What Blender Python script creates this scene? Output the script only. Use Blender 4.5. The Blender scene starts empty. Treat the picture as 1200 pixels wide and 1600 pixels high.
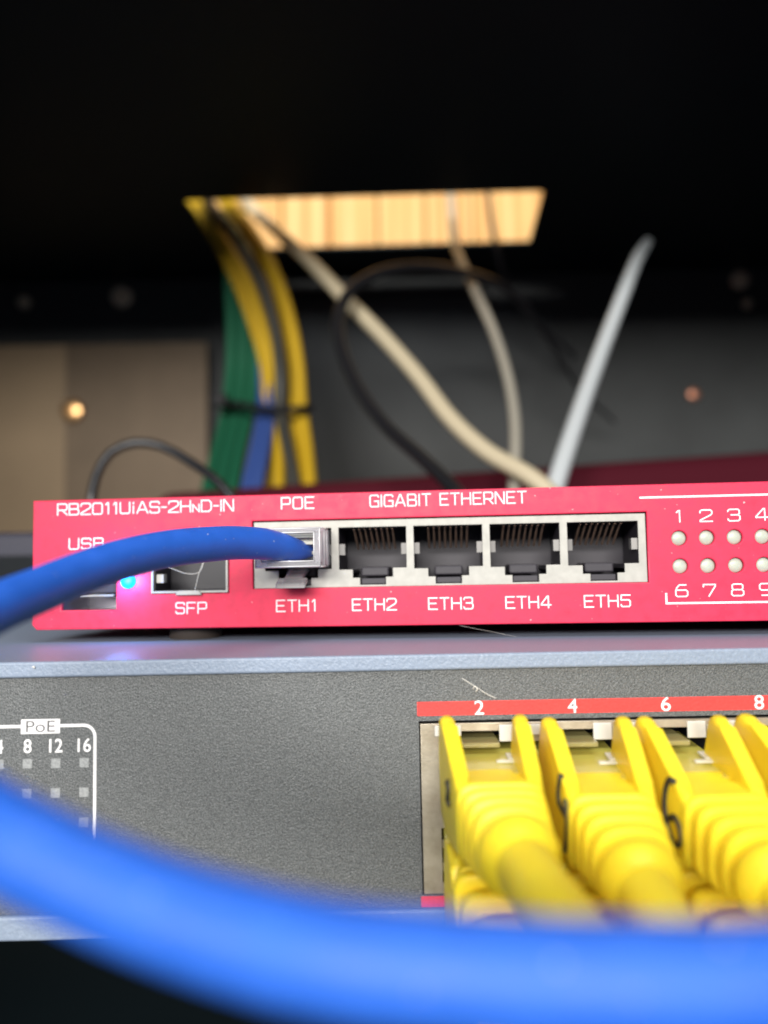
import bpy, bmesh, math, random
import numpy as np
from mathutils import Vector, Matrix
random.seed(7)
MM = 0.001
SC = bpy.context.scene
COL = SC.collection

# ------------------------------------------------------------------ camera
F = 1202.0
PITCH, ROLL = math.radians(3.8), math.radians(1.1)
EYE = np.array([0.0, 0.0, 13.6])
cd = bpy.data.cameras.new("camera")
cam = bpy.data.objects.new("camera", cd)
COL.objects.link(cam)
SC.camera = cam
cd.sensor_fit = 'VERTICAL'
cd.sensor_height = 34.6
cd.lens = F * 34.6 / 1600.0
cd.clip_start = 0.002
cd.clip_end = 20.0
cam.matrix_world = (Matrix.Translation(Vector(EYE) * MM)
                    @ Matrix.Rotation(math.pi / 2 + PITCH, 4, 'X')
                    @ Matrix.Rotation(-ROLL, 4, 'Z'))
cd.dof.use_dof = True
cd.dof.focus_distance = 0.125
cd.dof.aperture_fstop = cd.lens / 2.9      # opening of 2.9 mm
cd.dof.aperture_blades = 0

# ------------------------------------------------------------------ world, lamps, exposure
w = bpy.data.worlds.new("World")
SC.world = w
w.use_nodes = True
bgn = w.node_tree.nodes["Background"]
bgn.inputs[0].default_value = (0.55, 0.68, 0.9, 1)
bgn.inputs[1].default_value = 0.16
SC.view_settings.view_transform = 'Standard'
SC.view_settings.look = 'None'
SC.view_settings.exposure = 0.0
SC.view_settings.gamma = 1.0
SC.cycles.use_denoising = True
SC.cycles.max_bounces = 14
SC.cycles.transmission_bounces = 12
SC.cycles.caustics_reflective = False
SC.cycles.caustics_refractive = False


def area(name, loc, target, size, power, color):
    l = bpy.data.lights.new(name, 'AREA')
    l.shape = 'RECTANGLE'
    l.size, l.size_y = size[0] * MM, size[1] * MM
    l.energy = power
    l.color = color
    o = bpy.data.objects.new(name, l)
    COL.objects.link(o)
    o.location = Vector(loc) * MM
    d = Vector(target) - Vector(loc)
    o.rotation_euler = d.to_track_quat('-Z', 'Y').to_euler()
    return o


area("room_light", (-300, -1500, 480), (10, 130, -10), (1300, 320), 56.0, (1.0, 0.97, 0.92))
area("top_fill", (60, -330, 760), (20, 80, -20), (800, 420), 5.2, (0.96, 0.98, 1.0))  # soft fill added overhead to brighten upward-facing surfaces
area("warm_light", (60, 330, 640), (0, 560, 230), (420, 160), 1.7, (1.0, 0.66, 0.34))


# ------------------------------------------------------------------ helpers
def P(px, py, d):
    """point of the place seen at (px, py) of the photograph and d millimetres deep"""
    x, y = px - 600.0, -(py - 800.0)
    c, s = math.cos(-ROLL), math.sin(-ROLL)
    x, y = c * x - s * y, s * x + c * y
    r = np.array([x, F * math.cos(PITCH) - y * math.sin(PITCH), F * math.sin(PITCH) + y * math.cos(PITCH)])
    return EYE + r * (d / r[1])


def tag(o, label=None, cat=None, group=None, kind=None):
    for k, v in (("label", label), ("category", cat), ("group", group), ("kind", kind)):
        if v:
            o[k] = v
    return o


def empty(name, loc=(0, 0, 0), rz=0.0):
    o = bpy.data.objects.new(name, None)
    COL.objects.link(o)
    o.location = Vector(loc) * MM
    o.rotation_euler = (0, 0, rz)
    o.empty_display_size = 0.01
    return o


def link(name, me, mat, parent=None, smooth=False):
    o = bpy.data.objects.new(name, me)
    COL.objects.link(o)
    if mat is not None:
        me.materials.clear()
        me.materials.append(mat)
    if parent is not None:
        o.parent = parent
    if smooth:
        for p in me.polygons:
            p.use_smooth = True
    return o


class MB:
    """collects shapes given in millimetres, then links them as one mesh object"""

    def __init__(self, off=(0, 0, 0)):
        self.bm = bmesh.new()
        self.off = Vector(off)

    def verts(self, pts):
        return [self.bm.verts.new((Vector(p) - self.off) * MM) for p in pts]

    def box(self, x0, x1, y0, y1, z0, z1, bevel=0.0, seg=2):
        v = self.verts([(x, y, z) for x in (x0, x1) for y in (y0, y1) for z in (z0, z1)])
        q = [(0, 1, 3, 2), (4, 6, 7, 5), (0, 4, 5, 1), (2, 3, 7, 6), (0, 2, 6, 4), (1, 5, 7, 3)]
        fs = [self.bm.faces.new([v[i] for i in f]) for f in q]
        if bevel:
            es = list({e for f in fs for e in f.edges})
            bmesh.ops.bevel(self.bm, geom=es, offset=bevel * MM, segments=seg, profile=0.5, affect='EDGES')
        return self

    def prism(self, poly, axis, a, b, bevel=0.0, seg=2):
        """polygon extruded along an axis; poly is in the two other axes in order"""
        def pt(p, t):
            if axis == 'x':
                return (t, p[0], p[1])
            if axis == 'y':
                return (p[0], t, p[1])
            return (p[0], p[1], t)
        lo = self.verts([pt(p, a) for p in poly])
        hi = self.verts([pt(p, b) for p in poly])
        fs = [self.bm.faces.new(lo), self.bm.faces.new(hi[::-1])]
        n = len(poly)
        for i in range(n):
            j = (i + 1) % n
            fs.append(self.bm.faces.new([lo[j], lo[i], hi[i], hi[j]]))
        if bevel:
            es = list({e for f in fs for e in f.edges})
            bmesh.ops.bevel(self.bm, geom=es, offset=bevel * MM, segments=seg, profile=0.5, affect='EDGES')
        return self

    def rings(self, rings, cap0=True, cap1=True):
        prev = None
        first = None
        for r in rings:
            v = self.verts(r)
            if prev:
                n = len(v)
                for i in range(n):
                    j = (i + 1) % n
                    self.bm.faces.new([prev[i], prev[j], v[j], v[i]])
            else:
                first = v
            prev = v
        if cap0:
            self.bm.faces.new(first[::-1])
        if cap1:
            self.bm.faces.new(prev)
        return self

    def tube(self, pts, r, n=16, step=None, smoothpath=True):
        pts = [np.array(p, float) for p in pts]
        rr = list(r) if hasattr(r, '__len__') else [r] * len(pts)
        if smoothpath:
            pts, rr = spline(pts, rr, step or 1.5)
        fr = frames(pts)
        rs = []
        for p, (t, a, b), q in zip(pts, fr, rr):
            rs.append([p + q * (math.cos(k * 2 * math.pi / n) * a + math.sin(k * 2 * math.pi / n) * b) for k in range(n)])
        return self.rings(rs)

    def cyl(self, c, axis, r, a, b, n=24, dome=0.0):
        rs = []
        def circ(t, q):
            o = []
            for k in range(n):
                u, v = q * math.cos(k * 2 * math.pi / n), q * math.sin(k * 2 * math.pi / n)
                o.append({'y': (c[0] + u, t, c[1] + v), 'z': (c[0] + u, c[1] + v, t), 'x': (t, c[0] + u, c[1] + v)}[axis])
            return o
        rs.append(circ(b, r))
        rs.append(circ(a, r))
        if dome:
            for k in range(1, 6):
                an = k / 6 * math.pi / 2
                rs.append(circ(a + (dome if a > b else -dome) * math.sin(an), r * math.cos(an)))
        return self.rings(rs)

    def build(self, name, mat, parent=None, smooth=False, sharp=None):
        bmesh.ops.recalc_face_normals(self.bm, faces=self.bm.faces[:])
        me = bpy.data.meshes.new(name)
        self.bm.to_mesh(me)
        self.bm.free()
        o = link(name, me, mat, parent, smooth)
        if smooth and sharp:
            me.set_sharp_from_angle(angle=math.radians(sharp))
        return o


def spline(pts, rr, step):
    P_ = [2 * pts[0] - pts[1]] + list(pts) + [2 * pts[-1] - pts[-2]]
    R_ = [rr[0]] + list(rr) + [rr[-1]]
    op, orr = [], []
    for i in range(1, len(P_) - 2):
        p0, p1, p2, p3 = P_[i - 1:i + 3]
        # centripetal Catmull-Rom
        d1 = max(np.linalg.norm(p1 - p0) ** 0.5, 1e-6)
        d2 = max(np.linalg.norm(p2 - p1) ** 0.5, 1e-6)
        d3 = max(np.linalg.norm(p3 - p2) ** 0.5, 1e-6)
        t0, t1, t2, t3 = 0, d1, d1 + d2, d1 + d2 + d3
        n = max(2, int(np.linalg.norm(p2 - p1) / step))
        for k in range(n):
            t = t1 + (t2 - t1) * k / n
            A1 = (t1 - t) / (t1 - t0) * p0 + (t - t0) / (t1 - t0) * p1
            A2 = (t2 - t) / (t2 - t1) * p1 + (t - t1) / (t2 - t1) * p2
            A3 = (t3 - t) / (t3 - t2) * p2 + (t - t2) / (t3 - t2) * p3
            B1 = (t2 - t) / (t2 - t0) * A1 + (t - t0) / (t2 - t0) * A2
            B2 = (t3 - t) / (t3 - t1) * A2 + (t - t1) / (t3 - t1) * A3
            op.append((t2 - t) / (t2 - t1) * B1 + (t - t1) / (t2 - t1) * B2)
            orr.append(R_[i] + (R_[i + 1] - R_[i]) * k / n)
    op.append(pts[-1])
    orr.append(rr[-1])
    return op, orr


def frames(pts, up=None):
    out = []
    a = None
    for i, p in enumerate(pts):
        t = pts[min(i + 1, len(pts) - 1)] - pts[max(i - 1, 0)]
        t = t / (np.linalg.norm(t) + 1e-12)
        if a is None:
            g = np.array([0, 0, 1.0]) if abs(t[2]) < 0.9 else np.array([1.0, 0, 0])
            a = np.cross(g, t) if up is None else np.cross(t, np.array(up, float))
        a = a - t * np.dot(a, t)
        a /= np.linalg.norm(a) + 1e-12
        out.append((t, a, np.cross(t, a)))
    return out


def plate(name, outline, holes, y_front, thick, mat, parent=None, bevel=0.0):
    """flat sheet in the x-z plane with holes, front at y_front, thickness going back"""
    cu = bpy.data.curves.new(name, 'CURVE')
    cu.dimensions = '2D'
    cu.fill_mode = 'BOTH'
    cu.extrude = (thick / 2 - bevel) * MM
    cu.bevel_depth = bevel * MM
    cu.bevel_resolution = 1
    cu.offset = -bevel * MM
    for poly in [outline] + holes:
        s = cu.splines.new('POLY')
        s.points.add(len(poly) - 1)
        for p, q in zip(s.points, poly):
            p.co = (q[0] * MM, q[1] * MM, 0, 1)
        s.use_cyclic_u = True
    tmp = bpy.data.objects.new(name, cu)
    me = bpy.data.meshes.new_from_object(tmp)
    bpy.data.objects.remove(tmp)
    bpy.data.curves.remove(cu)
    for v in me.vertices:
        x, y, z = v.co
        v.co = (x, (y_front + thick / 2) * MM - z, y)
    me.name = name
    return link(name, me, mat, parent)


def circle(cx, cz, r, n=28):
    return [(cx + r * math.cos(k * 2 * math.pi / n), cz + r * math.sin(k * 2 * math.pi / n)) for k in range(n)]


def rect(x0, x1, z0, z1):
    return [(x0, z0), (x1, z0), (x1, z1), (x0, z1)]


# strokes of a square-shouldered engraved alphabet, on a grid six high
_O = [(.7, 0), (0, .7), (0, 5.3), (.7, 6), (4.5, 6), (5.2, 5.3), (5.2, .7), (4.5, 0), (.7, 0)]
GL = {
    'R': (5.2, [[(0, 0), (0, 6), (4.5, 6), (5.2, 5.4), (5.2, 3.3), (4.5, 2.6), (0, 2.6)], [(2.6, 2.6), (5.3, 0)]]),
    'B': (5.2, [[(0, 0), (0, 6), (4.3, 6), (4.9, 5.4), (4.9, 3.8), (4.3, 3.1), (0, 3.1)], [(4.3, 3.1), (5.2, 2.4), (5.2, .7), (4.5, 0), (0, 0)]]),
    '0': (5.2, [_O]), 'O': (5.2, [_O]),
    '1': (3.0, [[(.7, 5.0), (1.6, 6), (2.1, 6), (2.1, 0)]]),
    '2': (5.2, [[(0, 4.6), (0, 5.4), (.7, 6), (4.5, 6), (5.2, 5.3), (5.2, 4.0), (4.6, 3.3), (0, .7), (0, 0), (5.3, 0)]]),
    '3': (5.0, [[(0, 5), (0, 5.4), (.6, 6), (4.2, 6), (4.8, 5.4), (4.8, 3.8), (4.2, 3.1), (1.3, 3.1)], [(4.2, 3.1), (5, 2.4), (5, .7), (4.3, 0), (.6, 0), (0, .6), (0, 1.0)]]),
    '4': (5.4, [[(4.0, 0), (4.0, 6), (3.4, 6), (0, 2.0), (0, 1.5), (5.4, 1.5)]]),
    '5': (5.0, [[(5, 6), (.2, 6), (0, 3.5), (4.3, 3.5), (5, 2.8), (5, .7), (4.3, 0), (.6, 0), (0, .6), (0, 1)]]),
    '6': (5.0, [[(4.4, 6), (1.6, 6), (.5, 4.6), (0, 3), (0, .7), (.7, 0), (4.3, 0), (5, .7), (5, 2.6), (4.3, 3.3), (.3, 3.3)]]),
    '7': (5.0, [[(0, 4.9), (0, 6), (5, 6), (5, 5.2), (2.2, 0)]]),
    '8': (5.0, [[(.9, 3.1), (.3, 3.8), (.3, 5.4), (.9, 6), (4.1, 6), (4.7, 5.4), (4.7, 3.8), (4.1, 3.1), (.9, 3.1), (0, 2.4), (0, .7), (.7, 0), (4.3, 0), (5, .7), (5, 2.4), (4.1, 3.1)]]),
    '9': (5.0, [[(4.7, 2.7), (.7, 2.7), (0, 3.4), (0, 5.3), (.7, 6), (4.3, 6), (5, 5.3), (5, 3), (4.4, 1.4), (3.4, 0), (.8, 0)]]),
    'U': (5.2, [[(0, 6), (0, .7), (.7, 0), (4.5, 0), (5.2, .7), (5.2, 6)]]),
    'i': (1.4, [[(0.7, 0), (0.7, 3.9)], [(0.7, 5.1), (0.7, 5.9)]]),
    'A': (5.8, [[(0, 0), (2.6, 6), (3.2, 6), (5.8, 0)], [(.9, 1.8), (4.9, 1.8)]]),
    'S': (5.0, [[(5, 4.9), (5, 5.4), (4.4, 6), (.6, 6), (0, 5.4), (0, 3.7), (.6, 3.1), (4.4, 3.1), (5, 2.5), (5, .6), (4.4, 0), (.6, 0), (0, .6), (0, 1.1)]]),
    '-': (2.6, [[(0, 2.9), (2.6, 2.9)]]),
    'H': (5.2, [[(0, 0), (0, 6)], [(5.2, 0), (5.2, 6)], [(0, 3.1), (5.2, 3.1)]]),
    'n': (3.4, [[(0, 0), (0, 3.9), (3.4, 0), (3.4, 3.9)]]),
    'N': (5.2, [[(0, 0), (0, 6), (.4, 6), (4.8, 0), (5.2, 0), (5.2, 6)]]),
    'D': (5.2, [[(0, 0), (0, 6), (4.0, 6), (5.2, 4.8), (5.2, 1.2), (4.0, 0), (0, 0)]]),
    'I': (0.2, [[(0.1, 0), (0.1, 6)]]),
    'P': (5.0, [[(0, 0), (0, 6), (4.4, 6), (5, 5.4), (5, 3.1), (4.4, 2.5), (0, 2.5)]]),
    'E': (4.8, [[(4.8, 6), (0, 6), (0, 0), (4.9, 0)], [(0, 3.1), (4.2, 3.1)]]),
    'G': (5.2, [[(5.2, 5), (5.2, 5.4), (4.6, 6), (.7, 6), (0, 5.3), (0, .7), (.7, 0), (5.2, 0), (5.2, 2.9), (2.8, 2.9)]]),
    'T': (5.0, [[(0, 6), (5, 6)], [(2.5, 6), (2.5, 0)]]),
    'F': (4.8, [[(0, 0), (0, 6), (4.9, 6)], [(0, 2.9), (4.2, 2.9)]]),
    ' ': (2.6, []),
}


def ribbon(mb, pts, wd, y, h, closed=False):
    """flat painted line through (x, z) points on the plane y, h proud of it"""
    pts = [np.array(p, float) for p in pts]
    if not closed:
        d0 = pts[0] - pts[1]
        pts[0] = pts[0] + d0 / np.linalg.norm(d0) * wd * .45
        d1 = pts[-1] - pts[-2]
        pts[-1] = pts[-1] + d1 / np.linalg.norm(d1) * wd * .45
    n = len(pts)
    L, R = [], []
    for i in range(n):
        if closed:
            a, b = pts[i] - pts[i - 1], pts[(i + 1) % n] - pts[i]
        else:
            a = pts[i] - pts[i - 1] if i else pts[1] - pts[0]
            b = pts[i + 1] - pts[i] if i < n - 1 else pts[-1] - pts[-2]
        a, b = a / np.linalg.norm(a), b / np.linalg.norm(b)
        na, nb = np.array([-a[1], a[0]]), np.array([-b[1], b[0]])
        m = na + nb
        m = m / max(np.linalg.norm(m), 1e-6)
        k = wd / 2 / max(np.dot(m, na), .45)
        L.append(pts[i] + m * k)
        R.append(pts[i] - m * k)
    vt = mb.verts([(p[0], y - h, p[1]) for p in L]), mb.verts([(p[0], y - h, p[1]) for p in R])
    vb = mb.verts([(p[0], y + .02, p[1]) for p in L]), mb.verts([(p[0], y + .02, p[1]) for p in R])
    for i in range(n if closed else n - 1):
        j = (i + 1) % n
        mb.bm.faces.new([vt[0][i], vt[0][j], vt[1][j], vt[1][i]])
        mb.bm.faces.new([vt[0][j], vt[0][i], vb[0][i], vb[0][j]])
        mb.bm.faces.new([vt[1][i], vt[1][j], vb[1][j], vb[1][i]])


def engrave(text, x0, z0, width, h, mat, parent, wd=.2, y=0.0, gap=1.75, name='lettering'):
    adv = sum(GL[c][0] for c in text) + gap * (len(text) - 1)
    sx = width / adv
    mb = MB()
    x = 0.0
    k = 0
    for c in text:
        for st in GL[c][1]:
            cl = st[0] == st[-1] and len(st) > 3
            ps = [(x0 + (x + p[0]) * sx, z0 + p[1] * h / 6) for p in st]
            ribbon(mb, ps[:-1] if cl else ps, wd, y, .018 + .003 * (k % 4), cl)
            k += 1
        x += GL[c][0] + gap
    o = mb.build(name, mat, parent)
    return o


def fonttext(text, cx, z0, height, mat, parent, y, name='numeral', bold=0.0, width=None, shear=0.0):
    cu = bpy.data.curves.new(name, 'FONT')
    cu.body = text
    cu.size = 1.0
    cu.offset = bold
    cu.extrude = .01
    cu.shear = shear
    tmp = bpy.data.objects.new(name, cu)
    COL.objects.link(tmp)
    bpy.context.view_layer.update()
    dg = bpy.context.evaluated_depsgraph_get()
    me = bpy.data.meshes.new_from_object(tmp.evaluated_get(dg))
    bpy.data.objects.remove(tmp)
    bpy.data.curves.remove(cu)
    xs = [v.co.x for v in me.vertices]
    ys = [v.co.y for v in me.vertices]
    s = height / (max(ys) - min(ys))
    sx = s if width is None else width / (max(xs) - min(xs))
    mx, my = (max(xs) + min(xs)) / 2, min(ys)
    for v in me.vertices:
        x, yy, z = v.co
        v.co = ((cx + (x - mx) * sx) * MM, (y - .012 - z * .8) * MM, (z0 + (yy - my) * s) * MM)
    me.name = name
    return link(name, me, mat, parent)


# ------------------------------------------------------------------ materials
def mat(name, color, rough=.5, metal=0.0, spec=.5, bump=0.0, bscale=1000.0, var=0.0, vscale=60.0, var2=None,
        trans=0.0, dust=0.0, ior=1.45, coat=0.0, sss=0.0, detail=4.0, rvar=0.0):
    m = bpy.data.materials.new(name)
    m.use_nodes = True
    nt = m.node_tree
    b = nt.nodes["Principled BSDF"]
    b.inputs["Base Color"].default_value = (*color, 1)
    b.inputs["Roughness"].default_value = rough
    b.inputs["Metallic"].default_value = metal
    b.inputs["Specular IOR Level"].default_value = spec
    b.inputs["IOR"].default_value = ior
    b.inputs["Transmission Weight"].default_value = trans
    b.inputs["Coat Weight"].default_value = coat
    if sss:
        b.inputs["Subsurface Weight"].default_value = sss
        b.inputs["Subsurface Radius"].default_value = (.0012, .0008, .0004)
        b.inputs["Subsurface Scale"].default_value = 1.0
    tc = nt.nodes.new("ShaderNodeTexCoord")
    if var or rvar:
        n = nt.nodes.new("ShaderNodeTexNoise")
        n.inputs["Scale"].default_value = vscale
        n.inputs["Detail"].default_value = 6
        n.inputs["Roughness"].default_value = .6
        nt.links.new(tc.outputs["Object"], n.inputs["Vector"])
        if var:
            mx = nt.nodes.new("ShaderNodeMix")
            mx.data_type = 'RGBA'
            c2 = var2 or tuple(c * (1 - var) for c in color)
            c1 = tuple(min(1, c * (1 + var * .6)) for c in color)
            mx.inputs["A"].default_value = (*c2, 1)
            mx.inputs["B"].default_value = (*c1, 1)
            rp = nt.nodes.new("ShaderNodeMapRange")
            rp.inputs["From Min"].default_value = .3
            rp.inputs["From Max"].default_value = .7
            nt.links.new(n.outputs["Fac"], rp.inputs["Value"])
            nt.links.new(rp.outputs["Result"], mx.inputs["Factor"])
            nt.links.new(mx.outputs["Result"], b.inputs["Base Color"])
        if rvar:
            rr = nt.nodes.new("ShaderNodeMapRange")
            rr.inputs["From Min"].default_value = .3
            rr.inputs["From Max"].default_value = .7
            rr.inputs["To Min"].default_value = max(.02, rough - rvar)
            rr.inputs["To Max"].default_value = min(1, rough + rvar)
            nt.links.new(n.outputs["Fac"], rr.inputs["Value"])
            nt.links.new(rr.outputs["Result"], b.inputs["Roughness"])
    if dust:
        nd = nt.nodes.new("ShaderNodeTexNoise")
        nd.inputs["Scale"].default_value = 1500
        nd.inputs["Detail"].default_value = 1
        nt.links.new(tc.outputs["Object"], nd.inputs["Vector"])
        rd = nt.nodes.new("ShaderNodeMapRange")
        rd.inputs["From Min"].default_value = .755
        rd.inputs["From Max"].default_value = .80
        rd.inputs["To Max"].default_value = dust
        nt.links.new(nd.outputs["Fac"], rd.inputs["Value"])
        md = nt.nodes.new("ShaderNodeMix")
        md.data_type = 'RGBA'
        md.inputs["A"].default_value = (*color, 1)
        md.inputs["B"].default_value = (.7, .66, .64, 1)
        lk = b.inputs["Base Color"].links
        if lk:
            nt.links.new(lk[0].from_socket, md.inputs["A"])
        nt.links.new(rd.outputs["Result"], md.inputs["Factor"])
        nt.links.new(md.outputs["Result"], b.inputs["Base Color"])
    if bump:
        n2 = nt.nodes.new("ShaderNodeTexNoise")
        n2.inputs["Scale"].default_value = bscale
        n2.inputs["Detail"].default_value = detail
        bp = nt.nodes.new("ShaderNodeBump")
        bp.inputs["Strength"].default_value = bump
        bp.inputs["Distance"].default_value = .0002
        nt.links.new(tc.outputs["Object"], n2.inputs["Vector"])
        nt.links.new(n2.outputs["Fac"], bp.inputs["Height"])
        nt.links.new(bp.outputs["Normal"], b.inputs["Normal"])
    return m


M_red = mat("red_anodised", (.66, .029, .078), .45, 0, .35, bump=.12, bscale=4500, var=.14, vscale=420, rvar=.12, dust=.6)
M_redcase = mat("red_case_paint", (.35, .015, .03), .5, 0, .4)
M_white = mat("white_ink", (.86, .84, .84), .6, bump=.1, bscale=6000)
M_silver = mat("nickel_shield", (.40, .39, .355), .6, .3, .5, bump=.08, bscale=3000, var=.12, vscale=500)
M_nickel2 = mat("tarnished_nickel", (.50, .45, .36), .42, .75, .5, bump=.10, bscale=2500, var=.22, vscale=260, var2=(.36, .31, .23))
M_clip = mat("shaded_clip", (.22, .21, .20), .5, .3)  # shade of the port recess is put into this darker grey
M_black = mat("black_plastic", (.022, .021, .026), .45, 0, .5, bump=.05, bscale=3000)
M_port = mat("port_plastic", (.030, .026, .034), .5, 0, .5, bump=.05, bscale=3000)
M_gold = mat("contact_gold", (.30, .20, .15), .5, .6)
M_dome = mat("frosted_light_guide", (.44, .47, .40), .35, 0, .5, var=.10, vscale=700, sss=.3)
M_chassis = mat("powder_coat_grey_blue", (.235, .285, .37), .38, .0, .5, bump=.55, bscale=2600, var=.12, vscale=1500, detail=3)
M_rubber = mat("rubber_foot", (.03, .022, .018), .8)
M_clear = mat("clear_polycarbonate", (.97, .97, .98), .04, 0, .5, trans=1.0, ior=1.45)
M_frost = mat("worn_polycarbonate", (.86, .86, .88), .25, 0, .5, trans=.9, ior=1.4, bump=.15, bscale=1500)
M_bluejk = mat("blue_cable_jacket", (.022, .115, .54), .46, 0, .35, bump=.05, bscale=1200, var=.10, vscale=250, sss=.1, dust=.5, rvar=.1)
M_yellow = mat("yellow_boot_vinyl", (.92, .70, .03), .42, 0, .45, bump=.06, bscale=1500, var=.06, vscale=200, sss=.3)
M_yjk = mat("yellow_cable_jacket", (.95, .72, .04), .5, 0, .45, bump=.05, bscale=1200, var=.06, vscale=200, sss=.35)
M_ink = mat("black_marker_ink", (.03, .028, .02), .6)
M_strip = mat("red_strip", (.72, .055, .05), .5, 0, .4, bump=.25, bscale=3500, var=.12, vscale=2500)
M_led = mat("status_window", (.30, .31, .31), .45, 0, .5, bump=.4, bscale=3200, var=.25, vscale=2800)
M_lint = mat("lint", (.75, .72, .66), .8)
M_darkroof = mat("black_enamel", (.004, .011, .015), .6, 0, .35, bump=.15, bscale=1200)
M_darkrail = mat("dark_steel_rail", (.002, .004, .006), .6, 0, .2)
M_back = mat("grey_back_sheet", (.034, .037, .038), .65, .0, .5, var=.3, vscale=14)
M_beige = mat("beige_paint", (.27, .195, .12), .6, 0, .3, var=.10, vscale=20)
M_brown = mat("brown_grey_paint", (.155, .112, .073), .6, 0, .3, var=.18, vscale=24)
M_brass = mat("brass_screw", (.80, .46, .20), .3, .9)
M_zinc = mat("zinc_screw", (.85, .72, .5), .5, .2)
M_copper = mat("copper_screw", (.55, .25, .16), .4, .8)
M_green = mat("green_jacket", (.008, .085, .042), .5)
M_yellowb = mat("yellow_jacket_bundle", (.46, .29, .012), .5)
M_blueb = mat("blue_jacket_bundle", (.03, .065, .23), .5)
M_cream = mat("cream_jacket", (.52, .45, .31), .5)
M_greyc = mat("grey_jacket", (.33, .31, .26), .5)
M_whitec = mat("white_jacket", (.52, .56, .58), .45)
M_blackc = mat("black_jacket", (.012, .012, .014), .3, 0, .6)
M_tie = mat("black_nylon", (.010, .010, .011), .6, 0, .2)
M_darkred = mat("dark_red_glow_tone", (.06, .004, .011), .85, 0, .2)
M_navy = mat("navy_enamel", (.012, .012, .028), .5)


def thin_clear(name, tint, body, amount, rough):
    """clear moulded plastic: mostly see-through, a little body colour, sharp reflections"""
    m = bpy.data.materials.new(name)
    m.use_nodes = True
    nt = m.node_tree
    b = nt.nodes["Principled BSDF"]
    b.inputs["Base Color"].default_value = (*body, 1)
    b.inputs["Roughness"].default_value = rough
    b.inputs["Specular IOR Level"].default_value = .8
    tr = nt.nodes.new("ShaderNodeBsdfTransparent")
    tr.inputs["Color"].default_value = (*tint, 1)
    lw = nt.nodes.new("ShaderNodeLayerWeight")
    lw.inputs["Blend"].default_value = .45
    mr = nt.nodes.new("ShaderNodeMapRange")
    mr.inputs["To Min"].default_value = amount
    mr.inputs["To Max"].default_value = min(1.0, amount + .7)
    nt.links.new(lw.outputs["Fresnel"], mr.inputs["Value"])
    tc = nt.nodes.new("ShaderNodeTexCoord")
    n2 = nt.nodes.new("ShaderNodeTexNoise")
    n2.inputs["Scale"].default_value = 500
    bp = nt.nodes.new("ShaderNodeBump")
    bp.inputs["Strength"].default_value = .25
    bp.inputs["Distance"].default_value = .0002
    nt.links.new(tc.outputs["Object"], n2.inputs["Vector"])
    nt.links.new(n2.outputs["Fac"], bp.inputs["Height"])
    nt.links.new(bp.outputs["Normal"], b.inputs["Normal"])
    mx = nt.nodes.new("ShaderNodeMixShader")
    nt.links.new(mr.outputs["Result"], mx.inputs["Fac"])
    nt.links.new(tr.outputs["BSDF"], mx.inputs[1])
    nt.links.new(b.outputs["BSDF"], mx.inputs[2])
    nt.links.new(mx.outputs["Shader"], nt.nodes["Material Output"].inputs["Surface"])
    return m


M_clear = thin_clear("clear_polycarbonate", (.95, .95, .96), (.97, .96, .98), .17, .06)
M_frost = thin_clear("worn_polycarbonate", (.90, .90, .90), (.50, .48, .48), .28, .2)
M_yplug = thin_clear("yellowed_polycarbonate", (.93, .90, .62), (.80, .70, .14), .72, .25)


M_edge_glint = thin_clear("edge_glint", (.97, .97, .97), (.93, .92, .93), .5, .08)
M_pale = thin_clear("pale_plug_plastic", (.95, .95, .9), (.85, .83, .70), .6, .2)
M_ylatch = thin_clear("yellowed_latch", (.93, .90, .72), (.46, .40, .16), .55, .2)


def emission(name, color, strength):
    m = bpy.data.materials.new(name)
    m.use_nodes = True
    b = m.node_tree.nodes["Principled BSDF"]
    b.inputs["Base Color"].default_value = (*color, 1)
    b.inputs["Emission Color"].default_value = (*color, 1)
    b.inputs["Emission Strength"].default_value = strength
    return m


M_glow = emission("blue_led_glow", (.0, .30, 1.0), 2.4)


def panel_mat():
    """dark embossed film with a fine sparkling grain"""
    m = bpy.data.materials.new("embossed_panel")
    m.use_nodes = True
    nt = m.node_tree
    b = nt.nodes["Principled BSDF"]
    tc = nt.nodes.new("ShaderNodeTexCoord")
    v = nt.nodes.new("ShaderNodeTexNoise")
    v.inputs["Scale"].default_value = 4600
    v.inputs["Detail"].default_value = 3
    v2 = nt.nodes.new("ShaderNodeTexNoise")
    v2.inputs["Scale"].default_value = 5600
    v2.inputs["Detail"].default_value = 5
    nt.links.new(tc.outputs["Object"], v.inputs["Vector"])
    nt.links.new(tc.outputs["Object"], v2.inputs["Vector"])
    rp = nt.nodes.new("ShaderNodeValToRGB")
    rp.color_ramp.elements[0].position = .42
    rp.color_ramp.elements[0].color = (.056, .060, .061, 1)
    rp.color_ramp.elements[1].position = .66
    rp.color_ramp.elements[1].color = (.172, .180, .180, 1)
    nt.links.new(v2.outputs["Fac"], rp.inputs["Fac"])
    nt.links.new(rp.outputs["Color"], b.inputs["Base Color"])
    b.inputs["Roughness"].default_value = .34
    bp = nt.nodes.new("ShaderNodeBump")
    bp.inputs["Strength"].default_value = .8
    bp.inputs["Distance"].default_value = .00016
    nt.links.new(v.outputs["Fac"], bp.inputs["Height"])
    nt.links.new(bp.outputs["Normal"], b.inputs["Normal"])
    return m


M_panel = panel_mat()


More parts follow.
